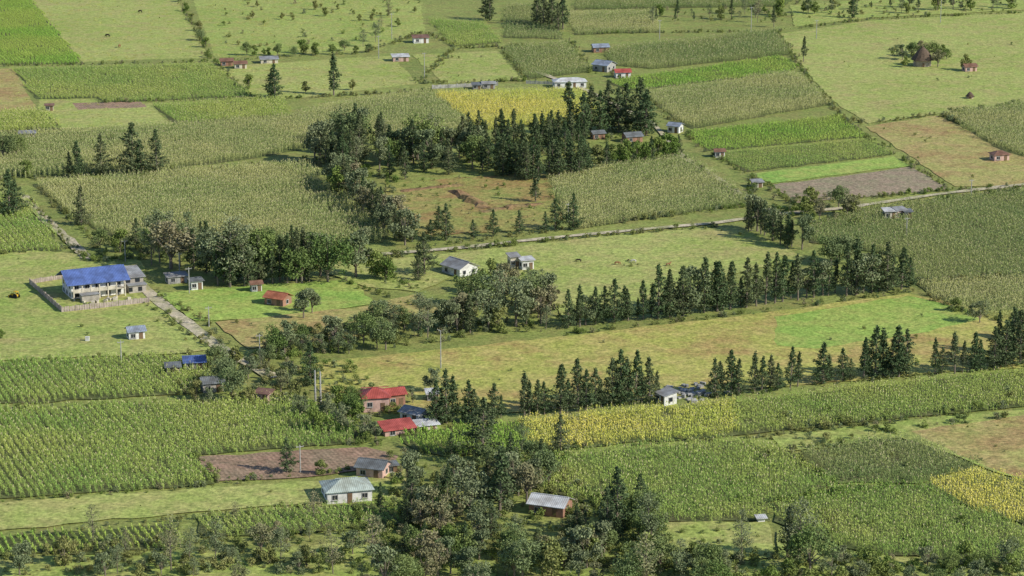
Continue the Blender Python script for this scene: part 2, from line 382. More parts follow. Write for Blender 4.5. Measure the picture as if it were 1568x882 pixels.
corn([(50,282),(240,266),(460,252),(600,358),(585,372),(390,380),(200,375),(110,332)],'corn',h=1.05)
corn([(-60,310),(38,300),(70,345),(95,385),(-60,392)],'corng',h=.8)
corn([(665,144),(890,138),(912,168),(870,190),(735,200)],'corny',h=.9)
corn([(658,30),(740,36),(768,66),(690,72)],'corng',h=.7)
corn([(768,74),(868,68),(905,110),(808,122)],'cornd')
corn([(775,10),(855,5),(862,60),(770,58)],'cornd',h=.7)
grass([(630,84),(762,78),(800,122),(680,128)],'past',bush=25)
corn([(868,22),(1000,20),(1010,50),(880,54)],'corn')
corn([(880,-25),(1250,-25),(1200,10),(880,15)],'cornd')
corn([(925,78),(1188,48),(1210,84),(1000,106),(935,100)],'cornd')
corn([(930,125),(1192,87),(1222,102),(1205,112),(960,140)],'crop',h=1.2,name='crop_field')
corn([(985,145),(1205,114),(1232,120),(1270,160),(1060,198),(1030,180)],'corn')
corn([(1050,204),(1285,178),(1328,210),(1082,232)],'crop',name='crop_field',h=1.3)
corn([(1092,236),(1338,213),(1362,238),(1142,264)],'corng',h=.55,name='crop_field')
grass([(1148,267),(1368,240),(1396,254),(1182,281)],'lawn',tuft=0)
sheet('ploughed_field',[(1182,284),(1398,256),(1452,290),(1222,312)],'soilg')
grass([(1195,52),(1330,32),(1640,15),(1640,155),(1440,174),(1330,190),(1275,155),(1225,100)],'past',bush=60)
grass([(1325,194),(1435,178),(1640,262),(1640,285),(1462,286)],'pastb',bush=50)
corn([(1442,176),(1640,152),(1640,255),(1535,232)],'corn')
grass([(1210,8),(1640,-20),(1640,12),(1330,28),(1215,42)],'pastg',bush=50)
corn([(840,268),(1050,241),(1092,268),(1150,312),(880,352),(862,330)],'corn')
grass([(590,282),(700,272),(835,266),(862,335),(830,352),(640,362),(600,330)],'scrub',bush=260,dens=.25)
corn([(1240,348),(1330,320),(1640,285),(1640,425),(1400,432),(1388,395),(1240,372)],'cornd')
corn([(1402,436),(1640,424),(1640,500),(1520,488),(1470,480),(1425,455)],'corn')
grass([(640,394),(900,365),(1100,348),(1150,356),(1235,395),(1080,430),(1050,470),(870,495),(830,450),(690,412)],'past',bush=50)
grass([(455,560),(560,548),(860,516),(1130,485),(1390,450),(1520,478),(1640,468),(1640,560),(1430,572),(1100,602),(800,632),(560,630),(490,600)],'pasty',bush=120)
grass([(1185,486),(1390,454),(1480,474),(1500,490),(1400,512),(1250,535),(1190,530)],'lawn',tuft=.6)
grass([(240,450),(390,438),(540,428),(572,466),(420,488),(300,492)],'lawn',tuft=.6)
grass([(330,494),(560,470),(640,450),(680,480),(540,520),(380,535)],'pastb',bush=60)
grass([(470,402),(640,395),(690,425),(640,448),(560,440),(500,420)],'past',bush=60)
grass([(-60,396),(60,384),(215,400),(235,460),(340,535),(270,543),(-60,555)],'past',bush=60)
grass([(-60,440),(60,440),(100,485),(220,470),(250,500),(100,520),(-60,520)],'pastg',bush=20)
corn([(-60,560),(255,546),(330,556),(345,600),(-60,625)],'corng',h=.9)
corn([(-60,632),(425,614),(520,640),(565,678),(300,698),(330,742),(-60,770)],'corng',h=1.0)
sheet('ploughed_field',[(306,700),(560,686),(610,700),(600,715),(470,732),(332,738)],'soil')
grass([(-60,775),(330,748),(495,738),(620,715),(640,735),(600,765),(480,772),(300,785),(-60,820)],'past',bush=60)
corn([(-60,828),(200,808),(275,802),(268,842),(-60,856)],'crop',h=1.2,name='crop_field')
corn([(300,792),(480,778),(690,764),(710,790),(600,806),(400,822),(310,825)],'corng',h=.75)
grass([(-60,860),(300,846),(640,828),(760,850),(760,960),(-60,960)],'pastg',bush=160)
corn([(610,664),(800,648),(810,690),(680,700),(635,690)],'crop',h=1.9)
corn([(800,648),(1060,622),(1120,618),(1130,668),(812,692)],'corny')
corn([(1120,618),(1640,560),(1640,618),(1390,640),(1130,668)],'corng',h=.95)
grass([(1180,670),(1380,646),(1640,622),(1640,760),(1500,715),(1380,672),(1200,694)],'pastg',bush=60)
grass([(1395,662),(1640,628),(1640,760),(1510,716)],'pastb',bush=20)
corn([(800,706),(1130,676),(1212,696),(1275,745),(1180,770),(1180,800),(1000,800),(860,760),(800,740)],'corng',h=1.05)
corn([(1218,696),(1340,674),(1400,676),(1495,714),(1410,742),(1285,742)],'cornd',h=1.05)
corn([(1185,772),(1280,748),(1410,745),(1460,774),(1568,812),(1640,830),(1640,880),(1300,842),(1185,800)],'corng',h=1.0)
corn([(1412,745),(1500,720),(1640,765),(1640,828),(1460,770)],'corny',h=.95)
grass([(990,802),(1175,800),(1190,855),(1030,870)],'past',bush=80)
grass([(1190,815),(1310,848),(1640,886),(1640,960),(760,960),(780,870),(1030,872),(1190,858)],'pastg',bush=200)
# excavated banks in the scrubland
M['bank']=ground_mat('earth_bank',(0.24,0.14,0.08),(0.30,0.19,0.10),(0.22,0.20,0.08))
def bank(pts,h=1.0):
    P=[Vector((*G(*p),0)) for p in pts]; b=MB(); Q=[]
    for a,c in zip(P,P[1:]):
        n=max(1,int((c-a).length/2)); Q+=[a.lerp(c,i/n)+Vector((random.gauss(0,.5),random.gauss(0,.5),0)) for i in range(n)]
    Q.append(P[-1]); rows=[]
    for i,p in enumerate(Q):
        d=(Q[min(i+1,len(Q)-1)]-Q[max(i-1,0)]).normalized(); s=Vector((-d.y,d.x,0)); hh=h*random.uniform(.4,1.2)*math.sin(math.pi*(i+.5)/len(Q))**.5
        rows.append([p-s*2,p-s*.7+Vector((0,0,hh)),p+s*.8+Vector((0,0,hh*.9)),p+s*3])
    b.add([v for r in rows for v in r],[(4*i+j,4*i+4+j,4*i+5+j,4*i+1+j) for i in range(len(rows)-1) for j in range(3)])
    link(bpy.data.objects.new('earth_bank',b.mesh('earth_bank',[M['bank']])))
bank([(610,294),(660,288),(710,284)],.7); bank([(692,292),(715,305),(745,320)],1.4); bank([(740,325),(790,318),(830,312)],.8)
# roads
road([(35,300),(70,338),(105,368),(135,398)],3.2)
road([(205,428),(240,460),(285,495),(335,533),(420,580)],3.4)
road([(560,392),(640,386),(700,381),(800,370),(900,360),(1000,351),(1100,342),(1180,330),(1290,320),(1440,298),(1640,275)],2.6)
road([(1040,238),(1090,268),(1150,310),(1190,330)],2.2)
road([(820,110),(900,140),(1000,190),(1045,240)],2.0)
# ------------------------------------------------------------------ hedges
for h in [[(0,101),(330,95),(420,88),(560,82)],[(275,0),(322,90)],[(330,95),(385,148)],[(560,80),(650,50),(700,70),(640,128)],[(150,157),(440,151),(660,140)],
 [(265,192),(450,180)],[(0,276),(240,264),(465,250)],[(0,208),(95,200)],[(640,128),(800,124),(910,135)],[(765,70),(805,122)],[(870,60),(910,115)],[(880,52),(1190,48),(1330,30),(1568,20)],[(700,75),(880,65)],
 [(1190,48),(1240,122),(1275,165),(1330,212),(1400,255),(1455,290)],[(1275,180),(1330,190),(1440,175),(1568,158)],[(1440,176),(1568,240)],
 [(920,100),(985,145),(1045,200),(1095,240),(1150,270),(1215,312)],[(1150,272),(1150,310)],[(835,265),(1050,240)],[(860,350),(1000,335),(1150,315)],[(1220,314),(1450,292),(1568,285)],[(1240,346),(1320,322),(1440,306),(1568,292)],
 [(600,394),(760,378),(900,364),(1100,348)],[(600,384),(860,354)],[(1050,242),(1150,312)],[(520,430),(640,470)],[(560,400),(640,448)],
 [(860,514),(1130,482),(1400,446),(1470,478),(1568,500)],[(1400,434),(1568,424)],[(640,640),(1000,618),(1568,560)],[(560,625),(680,642)],
 [(0,556),(260,545)],[(0,628),(440,610),(560,670),(620,690)],[(300,698),(332,740)],[(0,772),(330,744)],[(340,740),(600,716)],[(0,825),(300,792),(480,776)],[(0,856),(300,830),(640,808)],
 [(620,664),(800,646)],[(640,694),(820,690),(1200,668),(1380,645),(1568,618)],[(1180,694),(1340,674)],[(240,450),(310,490),(345,530)],[(225,465),(280,505),(330,540)],[(40,300),(100,370),(135,398)],[(60,290),(120,345),(150,380)],[(0,390),(110,380)],
 [(130,400),(250,395),(400,400),(600,395)],[(0,880),(300,862),(600,860)],[(1215,698),(1280,745)],[(1180,772),(1400,742)],[(1300,790),(1420,840)]]:
    hedge(h,1.3,random.uniform(.6,.95),.9)
for p,n in [([(590,700),(860,690),(900,760),(880,882),(600,882),(600,790)],370),([(860,740),(1020,790),(1040,882),(860,882)],220),([(380,540),(560,560),(600,690),(520,680),(420,620)],180),
 ([(690,410),(850,420),(860,510),(700,515)],110),([(380,520),(700,480),(720,520),(420,555)],160),([(0,845),(600,800),(600,882),(0,882)],220),([(1000,850),(1300,850),(1568,870),(1568,900),(1000,900)],300),
 ([(460,240),(600,260),(640,370),(580,370)],130),([(690,200),(900,180),(1040,240),(720,275)],160),([(150,370),(560,378),(560,402),(140,402)],180),([(1180,640),(1568,600),(1568,640),(1200,690)],50),
 ([(1130,300),(1300,300),(1320,345),(1180,350)],90),([(1010,0),(1568,-10),(1568,22),(1010,40)],160),([(260,540),(400,545),(440,620),(270,605)],110),([(1360,75),(1460,72),(1445,92),(1360,92)],60),
 ([(1160,640),(1400,640),(1500,820),(1250,830),(1100,760)],60),([(310,0),(650,0),(640,60),(330,80)],60)]:
    brush(p,n)
# ------------------------------------------------------------------ trees
for x,y,h in [(870,502,52),(888,500,60),(912,497,55),(940,494,62),(962,491,45),(985,489,52),(1008,488,70),(1025,486,62),(1046,484,72),(1078,479,70),(1098,477,68),(1118,474,64),(1143,471,68),(1172,466,74),(1198,462,60),(1222,460,62),(1246,456,66),(1268,453,50),(1296,453,68),(1312,451,76),(1335,448,62),(1358,446,66),(1380,443,58)]:
    tree(x,y,h*random.uniform(.98,1.14),random.choice(['pine','pine','pine','thin']),1.08); tree(x+random.uniform(8,16),y+random.uniform(-5,-1),h*random.uniform(.65,1),random.choice(['pine','thin','pine','thin','grey']),1.05)
for x,y,h in [(668,650,64),(684,648,78),(718,646,60),(757,642,52),(803,638,66),(822,636,52),(858,634,72),(885,630,76),(912,625,58),(938,622,70),(950,621,80),(972,619,78),(995,617,66),(1095,608,56),(1120,606,66),(1155,602,60),(1180,598,52),(1210,594,60),(1260,588,60),(1290,584,48),(1322,581,60),(1340,578,74),(1366,578,56),(1376,577,74),(1432,573,52),(1462,572,60),(1490,570,58),(1522,566,62),(1538,563,68),(1562,560,80)]:
    tree(x,y,h,random.choice(['pine','pine','pine','thin']),1.1)
    tree(x+random.uniform(7,13),y+random.uniform(-4,0),h*random.uniform(.6,.95),random.choice(['pine','thin']),1.1)
tline([(705,240),(760,265),(830,275),(900,262)],26,45,58,'pine thin pine',6,6,1.15)
tline([(720,222),(800,235),(900,228)],22,42,55,'pine thin',6,6)
tline([(875,212),(915,205),(950,200),(990,205)],9,58,78,'pine',5,6,1.2)
tline([(905,255),(960,252),(1040,238)],14,28,38,'pine round',4,2)
tfill([(470,225),(560,215),(690,245),(680,275),(560,280),(490,262)],32,42,64,'grey euca pine pine broad pine')
tfill([(600,240),(720,225),(730,262),(620,275)],14,34,54,'pine grey pine broad')
tline([(510,285),(545,315),(580,345),(625,372)],20,36,58,'pine grey round dry pine',9,5)
tree(550,250,70,'pine'); tree(482,250,56,'grey'); tree(543,300,48,'dry');tree(520,290,50,'grey')
for x,y,h in [(120,272,52),(155,268,58),(204,268,74),(240,268,64),(108,270,35),(215,268,50),(125,345,56),(15,330,66),(24,328,50),(10,235,26),(820,310,46),(683,368,52),(850,352,44),(877,352,52),(631,370,40),(755,362,38),(795,358,34),(604,352,40),(660,368,30),(835,356,30),(725,366,28),(672,352,34)]: tree(x,y,h,'pine',1.15)
tline([(235,400),(290,402),(340,430),(420,432),(500,428)],24,52,76,'euca broad pine euca grey pine',8,6)
tline([(330,440),(380,438),(470,430)],11,60,80,'pine thin euca',6,3)
tline([(150,385),(300,385),(560,395)],16,24,44,'grey round pine broad',8,4)
tree(262,412,72,'dry',1.3);tree(352,440,95,'euca',1.3);tree(545,425,70,'grey');tree(400,432,78,'broad');tree(650,420,60,'pine');tree(640,430,34,'pine');tree(575,425,40,'round');tree(590,430,34,'round')
tfill([(710,450),(840,440),(860,505),(700,510)],20,30,56,'broad grey euca dry grey round')
tree(765,495,76,'euca',1.35);tree(790,500,66,'grey',1.1);tree(730,470,54,'broad');tree(828,495,54,'dry');tree(720,510,56,'pine');tree(700,510,46,'grey');tree(748,505,60,'grey')
tfill([(400,525),(520,510),(600,500),(700,490),(700,525),(560,545),(400,550)],26,28,52,'grey broad grey euca')
tree(640,515,62,'euca',1.2);tree(465,488,44,'grey');tree(478,480,36,'grey');tree(655,520,56,'euca')
for x,y,h,k in [(345,592,42,'broad'),(355,612,50,'broad'),(330,565,36,'broad'),(475,590,62,'pine'),(380,580,34,'grey'),(540,625,34,'broad'),(500,640,38,'grey'),(525,660,40,'grey'),(560,670,36,'grey'),(430,600,34,'dry'),(450,612,30,'round'),(520,625,34,'round'),(660,600,36,'grey'),(400,570,34,'euca'),(362,560,30,'round'),
  (545,645,30,'round'),(536,640,36,'broad'),(575,672,28,'grey'),(300,612,28,'round'),(318,620,26,'grey'),(382,618,26,'round'),(460,640,34,'grey'),(480,660,36,'round'),(440,590,36,'grey'),(412,560,32,'broad'),(632,618,24,'grey')]: tree(x,y,h,k)
for x,y,h,k in [(421,150,48,'pine'),(415,148,40,'pine'),(511,146,60,'thin'),(468,143,18,'round'),(540,138,16,'round'),(380,135,20,'round'),(743,30,40,'pine'),(750,32,42,'pine'),(832,40,55,'pine'),(845,40,50,'pine'),(862,45,60,'thin'),(822,36,44,'pine'),(855,48,40,'pine'),(1000,40,26,'euca'),(1185,42,30,'thin'),(1230,95,36,'thin'),(1160,35,34,'bare'),(1120,30,30,'thin'),(1306,28,36,'pine'),(1380,20,24,'euca')]: tree(x,y,h,k)
tline([(1000,30),(1200,22),(1568,8)],40,10,26,'euca round thin grey',14,6)
tline([(380,20),(640,30)],12,8,14,'round',10,12)
tline([(280,4),(300,40),(322,88)],7,8,16,'round broad',4,3)
tline([(560,70),(600,20)],6,12,26,'round euca bare',8,6)
tline([(375,85),(560,80)],14,10,22,'round broad',8,3)
tline([(1145,350),(1180,368),(1225,380)],12,38,55,'pine grey thin',6,4)
tfill([(1215,322),(1300,312),(1310,335),(1240,340)],8,20,34,'broad dry round')
tline([(1270,405),(1300,402)],4,36,46,'pine broad'); tline([(1385,90),(1395,86),(1452,90)],7,14,24,'round broad dry grey',4,2); tree(1436,103,26,'dry'); tree(1386,103,16,'round'); tree(1478,108,24,'round')
# central lower grove
tree(738,702,88,'pine',1.35);tree(858,694,56,'pine',1.1);tree(440,725,52,'pine');tree(493,728,24,'round');tree(765,790,100,'thin',1.3);tree(720,790,74,'grey');tree(700,760,60,'grey')
tfill([(600,720),(700,700),(860,720),(900,780),(880,860),(700,870),(600,850),(590,770)],42,32,64,'grey broad euca dry grey pine')
tfill([(880,790),(980,790),(1020,860),(880,875)],16,36,68,'grey broad pine')
tfill([(600,850),(1000,850),(1040,920),(600,920)],28,36,62,'grey broad round dry')
tfill([(1040,868),(1568,868),(1568,930),(1040,930)],24,26,50,'grey round euca broad')
tfill([(0,845),(600,815),(600,930),(0,930)],26,22,44,'grey round euca dry bare')
for x,y,h,k in [(945,822,102,'pine'),(930,830,80,'pine'),(992,842,82,'euca'),(990,905,82,'bare'),(1136,860,74,'euca'),(1205,855,76,'pine'),(1222,858,90,'euca'),(1240,880,70,'broad'),(630,795,70,'pine'),(582,785,44,'thin'),(645,805,56,'grey'),(550,800,26,'round'),
 (143,830,52,'bare'),(262,875,76,'bare'),(290,862,52,'euca'),(480,800,44,'bare'),(510,880,64,'bare'),(430,862,52,'euca'),(360,800,30,'bare'),(400,850,50,'dry'),(330,860,60,'euca'),(100,868,46,'round'),(30,882,50,'grey'),(180,880,44,'euca'),(570,870,80,'bare'),(590,905,70,'grey'),(1545,882,34,'round'),(1480,868,40,'round'),(1420,870,36,'grey'),(1330,880,40,'round'),(1060,870,40,'round'),(1090,890,56,'broad'),(470,870,36,'round'),(540,850,40,'grey'),(690,880,60,'grey'),(655,870,60,'dry'),(800,890,66,'broad'),(780,740,46,'dry'),(800,700,50,'euca')]: tree(x,y,h,k)
for x,y,h,k in [(25,240,30,'broad'),(5,240,34,'broad'),(40,270,24,'round'),(2,520,16,'round'),(1500,495,34,'grey'),(1465,478,22,'round'),(1530,540,60,'thin'),(1550,545,70,'pine'),(1560,520,44,'grey')]: tree(x,y,h,k)
# ------------------------------------------------------------------ buildings
WC={'white':(0.75,0.74,0.70),'cream':(0.62,0.56,0.44),'pink':(0.60,0.40,0.34),'brick':(0.36,0.20,0.14),'grey':(0.38,0.37,0.35),'block':(0.42,0.38,0.32)}
RC={'blue':(0.13,0.20,0.48),'orange':(0.56,0.21,0.12),'red':(0.55,0.13,0.11),'grey':(0.40,0.41,0.42),'green':(0.52,0.60,0.54),'dark':(0.22,0.24,0.25),'white':(0.72,0.74,0.75),'bgrey':(0.36,0.42,0.52),'rust':(0.30,0.17,0.12)}
for k,c in WC.items(): M['w_'+k]=paint('plaster_'+k,c,.35,.6)
for k,c in RC.items(): M['r_'+k]=paint('roof_sheet_'+k,c,.3,.5,.5,corr=True)
M['glass']=paint('dark_window',(0.03,0.035,0.04),.2,1,.2); M['wood']=paint('weathered_wood',(0.20,0.13,0.08)); M['yellow']=paint('yellow_paint',(0.65,0.42,0.04)); M['tyre']=paint('tyre',(0.03,0.03,0.03)); M['stone']=paint('grey_stone',(0.46,0.45,0.42),.5,.8); M['thatch']=paint('thatch',(0.14,0.10,0.07),.5,1.5); M['adobe']=paint('adobe_wall',(0.42,0.34,0.27),.4,.7); M['dark']=paint('cow_dark',(0.05,0.035,0.03)); M['brown']=paint('cow_brown',(0.28,0.14,0.07)); M['whitec']=paint('cow_white',(0.6,0.57,0.52))
def part(b,name,mats,par):
    o=bpy.data.objects.new(name,b.mesh(name,[M[m] for m in mats])); return link(o,par)
def root(name,u,v,yaw):
    e=bpy.data.objects.new(name,None); link(e); x,y=G(u,v); e.location=(x,y,0); e.rotation_euler=(0,0,math.radians(yaw)); return e
def roof_geo(b,x0,x1,y0,y1,z,rh,kind,th=.12,mi=0):
    ym=(y0+y1)/2; xm=(x0+x1)/2
    if kind=='gable': top=[(x0,ym,z+rh),(x1,ym,z+rh)]
    elif kind=='hip':
        k=min((y1-y0)/2,(x1-x0)/2*.9); top=[(x0+k,ym,z+rh),(x1-k,ym,z+rh)]
    if kind=='shed':
        vs=[(x0,y0,z),(x1,y0,z),(x1,y1,z+rh),(x0,y1,z+rh)]; n=4
        vs+= [(a,c,d+th) for a,c,d in vs]
        b.add(vs,[(3,2,1,0),(4,5,6,7),(0,1,5,4),(1,2,6,5),(2,3,7,6),(3,0,4,7)],mi); return
    vs=[(x0,y0,z),(x1,y0,z),(x1,y1,z),(x0,y1,z)]+top
    vs2=[(a,c,d+th) for a,c,d in vs]
    f=[(0,1,5,4),(2,3,4,5),(1,2,5),(3,0,4)]
    if kind=='gable': f=f[:2]
    b.add(vs2,f,mi); b.add(vs,[tuple(reversed(q)) for q in f],mi)
    rim=[(0,1),(1,2),(2,3),(3,0)] if kind=='hip' else [(0,1),(1,5),(5,2),(2,3),(3,4),(4,0)]
    b.add(vs+vs2,[(i,j,j+6,i+6) for i,j in rim],mi)
def house(name,u,v,w,d,h,yaw=22,roof='gable',rh=1.3,wall='white',rc='grey',floors=1,oh=.45,porch=False,nowin=False):
    e=root(name,u,v,yaw); b=MB(); b.box((0,0,h/2-.1),(w,d,h+.2))
    if roof=='gable':
        for x in (-w/2,w/2): b.add([(x,-d/2,h),(x,d/2,h),(x,0,h+rh*(d/(d+2*oh)))],[(0,1,2)])
    if roof=='shed': 
        b.add([(-w/2,-d/2,h),(-w/2,d/2,h),(-w/2,d/2,h+rh*.85),(w/2,-d/2,h),(w/2,d/2,h),(w/2,d/2,h+rh*.85)],[(0,1,2),(3,5,4),(1,4,5,2)])
    part(b,'walls',['w_'+wall],e)
    r=MB(); roof_geo(r,-w/2-oh,w/2+oh,-d/2-oh,d/2+oh,h-.05+.08,rh,roof)
    if roof!='shed' : r.box((0,0,h+rh+.16),(w*.5 if roof=='hip' and w>d else w+oh,.3,.08))
    part(r,'roof',['r_'+rc],e)
    if nowin: return e
    g=MB();fr=MB();dr=MB(); fh=h/floors; n=max(2,int(w/2.6))
    for fl in range(floors):
        for i in range(n):
            x=-w/2+w*(i+.5)/n; z=fl*fh+fh*.55
            if fl==0 and i==n//2:
                dr.box((x,-d/2-.02,min(1.0,h*.45)),(.95,.1,min(2.0,h*.9))); continue
            fr.box((x,-d/2-.015,z),(1.25,.07,1.1)); g.box((x,-d/2-.03,z),(1.0,.08,.85)); fr.box((x,-d/2-.04,z),(.06,.08,.85)); fr.box((x,-d/2-.12,z-.6),(1.4,.2,.07))
        m=max(1,int(d/3))
        for i in range(m):
            y=-d/2+d*(i+.5)/m; z=fl*fh+fh*.55
            for sx in (-1,1): fr.box((sx*(w/2+.015),y,z),(.07,1.15,1.1)); g.box((sx*(w/2+.03),y,z),(.08,.9,.85))
    part(g,'windows',['glass'],e); part(fr,'window_frames',['stone'],e); part(dr,'door',['wood'],e)
    return e
# blue roof farmhouse under construction
e=house('blue_roof_farmhouse',143,449,13.5,9.0,4.0,24,'gable',2.6,'white','blue',2,oh=1.4)
b=MB()
for i in range(7):
    b.box((-6.6+2.2*i,-6.2,1.9),(.3,.3,3.8))
b.box((0,-5.4,2.2),(13.6,1.8,.16))
for i in range(5): b.box((-5.5+2.2*i,-6.2,2.65),(2.0,.1,.7))
part(b,'veranda',['w_cream'],e)
b=MB(); b.box((9.7,1.0,1.8),(5.5,7,3.6)); b.box((10.2,-3.7,1.1),(4.5,2.2,2.2)); b.box((-3,-7.6,1.0),(4.4,2.0,2.0)); part(b,'annex_walls',['w_block'],e)
r=MB(); roof_geo(r,6.9,13.0,-3.0,5.2,3.7,1.1,'shed'); r.box((10.2,-3.9,2.28),(5,2.6,.12)); r.box((-3,-7.7,2.06),(4.8,2.5,.1)); part(r,'annex_roof',['r_grey'],e)
b=MB()
for i in range(10): b.box((random.uniform(-7,12),random.uniform(-10.5,-8.9),.4),(random.uniform(.5,1.6),random.uniform(.4,.9),.8),0,random.uniform(0,3))
part(b,'building_materials',['w_cream'],e)
g=MB()
for x in (8.4,10.9): g.box((x,-2.53,2.9),(1.2,.1,.9)); g.box((x,-4.83,1.2),(1,.1,1.1))
part(g,'annex_windows',['glass'],e)
def fence(name,pts,h=1.6,mat='wood',th=.15,post=3.0,slats=True):
    P=[Vector((*G(*p),0)) for p in pts]; o=P[0]; b=MB()
    for a,c in zip(P,P[1:]):
        L=(c-a).length; rz=math.atan2((c-a).y,(c-a).x); n=max(1,int(L/post))
        for i in range(n+1):
            p=a.lerp(c,i/n)-o; b.box((p.x,p.y,h/2+.05),(.25,.25,h+.1),0,rz)
        if slats:
            k=int(L/.6)
            for i in range(k):
                p=a.lerp(c,(i+.5)/k)-o; hh=h*random.uniform(.88,1.0); b.box((p.x,p.y,hh/2),(.52,th*.6,hh),0,rz+random.uniform(-.04,.04))
    ob=bpy.data.objects.new(name,b.mesh(name,[M[mat]])); link(ob); ob.location=o
M['fenceb']=paint('fence_boards',(0.46,0.38,0.33),.4,.8)
fence('yard_fence',[(46,436),(95,479),(160,472),(228,464)],1.6,'fenceb')
fence('garden_wall',[(46,436),(95,428),(120,424)],1.4,'fenceb')
house('small_blue_house',208,518,3.8,3.2,2.0,20,'gable',.9,'white','bgrey')
house('orange_roof_shed',426,466,5.4,4.0,1.9,-28,'gable',1.2,'brick','orange')
house('field_hut',392,446,2.6,2,2.0,20,'gable',.7,'white','rust')
house('roadside_house',270,432,5,3,1.8,22,'shed',.4,'grey','grey')
house('gate_house',300,443,3,2.5,2.4,22,'shed',.3,'white','dark')
house('blue_tarp_shed',298,563,4.6,3.6,1.7,10,'shed',.5,'block','blue')
house('rustic_house',325,597,4.6,3.8,2.0,15,'gable',1.0,'block','dark')
house('brick_hut',404,614,3.2,2.6,2.0,-20,'shed',.3,'pink','rust')
house('plank_shed',265,570,3,2.5,1.5,10,'shed',.4,'block','dark')
house('red_roof_house',574,625,5.6,5.6,3.1,10,'hip',1.5,'pink','red',1)
house('red_roof_annex',604,620,3.8,3.8,2.8,20,'gable',1.0,'brick','red')
house('long_red_shed',608,662,6.6,3.8,1.2,22,'shed',.9,'pink','red')
house('metal_roof_shed',636,643,5.0,4.2,1.9,-35,'gable',.9,'white','grey')
house('white_shed',652,656,4.5,3,1.1,20,'shed',.4,'cream','white')
house('small_metal_shed',662,612,2.4,2.4,1.6,10,'shed',.5,'grey','white')
house('white_farmhouse',531,761,8.8,6.8,2.3,14,'hip',1.5,'white','green')
house('grey_roof_cottage',572,727,5.6,4.6,2.0,-18,'gable',1.2,'pink','dark')
house('hut',600,723,1.8,1.6,1.6,20,'shed',.3,'brick','dark')
house('metal_roof_cottage',843,784,7.0,5.0,2.0,-22,'gable',1.3,'brick','white')
house('metal_barn',704,418,7.5,6.0,2.0,-50,'gable',1.6,'white','grey')
house('storage_tower',786,410,2.4,2.6,3.2,20,'shed',.5,'cream','grey'); house('white_silo_shed',806,412,3.2,2.6,2.6,20,'shed',.4,'white','white')
house('long_white_house',872,133,11.5,5,2.2,8,'hip',1.1,'white','white')
house('grey_roof_house',925,108,6.5,6,2.4,-35,'gable',1.4,'grey','bgrey'); house('red_roof_cottage',953,118,5.5,4,2.0,8,'gable',1.0,'white','red'); house('blue_roof_house',919,79,6,4.5,2.0,10,'gable',1,'brick','bgrey')
house('village_house',644,65,6,4,2.1,10,'shed',.6,'white','rust'); house('pink_cottage',613,93,6,4,1.8,10,'shed',.5,'pink','white'); house('pale_cottage',412,96,6.5,4,1.6,10,'shed',.5,'cream','grey'); house('brick_cottage',347,100,4.5,3.5,1.8,10,'gable',.8,'brick','rust'); house('yellow_cottage',368,104,4.5,4,1.8,10,'gable',.8,'cream','rust')
house('light_blue_hut',1034,202,4,4,2.2,-25,'gable',.9,'white','bgrey'); house('tiny_white_hut',1101,240,3,2.6,1.8,10,'gable',.7,'white','rust'); house('tan_hut',1159,286,3,2.4,1.6,10,'shed',.4,'cream','grey'); house('hidden_farmhouse',968,216,5.5,4.5,1.8,20,'gable',1.1,'brick','dark'); house('grove_cottage',915,212,4,3,1.8,20,'gable',.8,'brick','dark')
house('pink_house',1530,245,5.0,3.8,2.0,15,'hip',.9,'pink','rust'); house('pasture_house',1484,109,4.6,3.5,1.9,15,'gable',.9,'pink','rust'); house('roadside_cottage',1362,334,3.4,2.6,2.2,10,'shed',.5,'cream','white'); house('roadside_cottage',1377,333,3.0,2.4,2.3,25,'shed',.5,'pink','grey'); house('roadside_shed',1389,334,2,2,2.0,10,'shed',.4,'white','dark')
house('field_shelter',76,169,2.6,2,1.8,10,'shed',.3,'cream','rust'); house('edge_hut',42,209,5,3,1.3,10,'shed',.3,'block','grey'); house('bottom_hut',1165,800,1.3,1.0,1.0,10,'shed',.2,'white','white',nowin=True)
house('row_house',748,135,4.5,3,1.8,5,'gable',.6,'grey','grey'); house('row_house',730,136,3,3,1.6,5,'shed',.4,'grey','dark')
fence('low_wall',[(662,136),(700,134),(762,131)],1.4,'stone')
fence('stone_wall',[(806,128),(850,130)],1.2,'stone')
house('ruined_house',1020,617,3.5,3.2,2.2,-60,'shed',.6,'white','grey')
b=MB()
for i in range(60):
    x,y=random.gauss(0,3.6),random.gauss(0,3.4); z=random.uniform(.2,.6); sx=random.uniform(.5,1.5)
    b.box((x,y,z*.7),(sx,random.uniform(.4,1.1),z*1.4),0 if random.random()<.6 else 1,random.uniform(0,3))
x,y=G(1048,602); o=bpy.data.objects.new('rubble_heap',b.mesh('rubble_heap',[M['stone'],M['w_grey']])); link(o); o.location=(x,y,0)
def hut(name,u,v,r,h):
    e=root(name,u,v,0); b=MB(); b.tube((0,0,-.1),(0,0,h*.35),r*.8,r*.8,14); part(b,'walls',['adobe'],e)
    b=MB(); b.tube((0,0,h*.33),(0,0,h*.75),r*1.05,r*.5,14); b.tube((0,0,h*.75),(0,0,h),r*.5,.05,14)
    C=[(math.cos(a)*r*q,math.sin(a)*r*q,h*.33+(1-q)*h*.6) for a,q in zip(rng.uniform(0,6.28,300),rng.uniform(.2,1.08,300))]
    b.leaves(C,.5,.2,0); part(b,'thatched_roof',['thatch'],e); b=MB(); b.box((0,-r*.8,.8),(.8,.15,1.6)); part(b,'door',['wood'],e)
hut('round_hut',1412,101,4.2,7.6); hut('haystack_hut',1485,151,1.5,2.6)
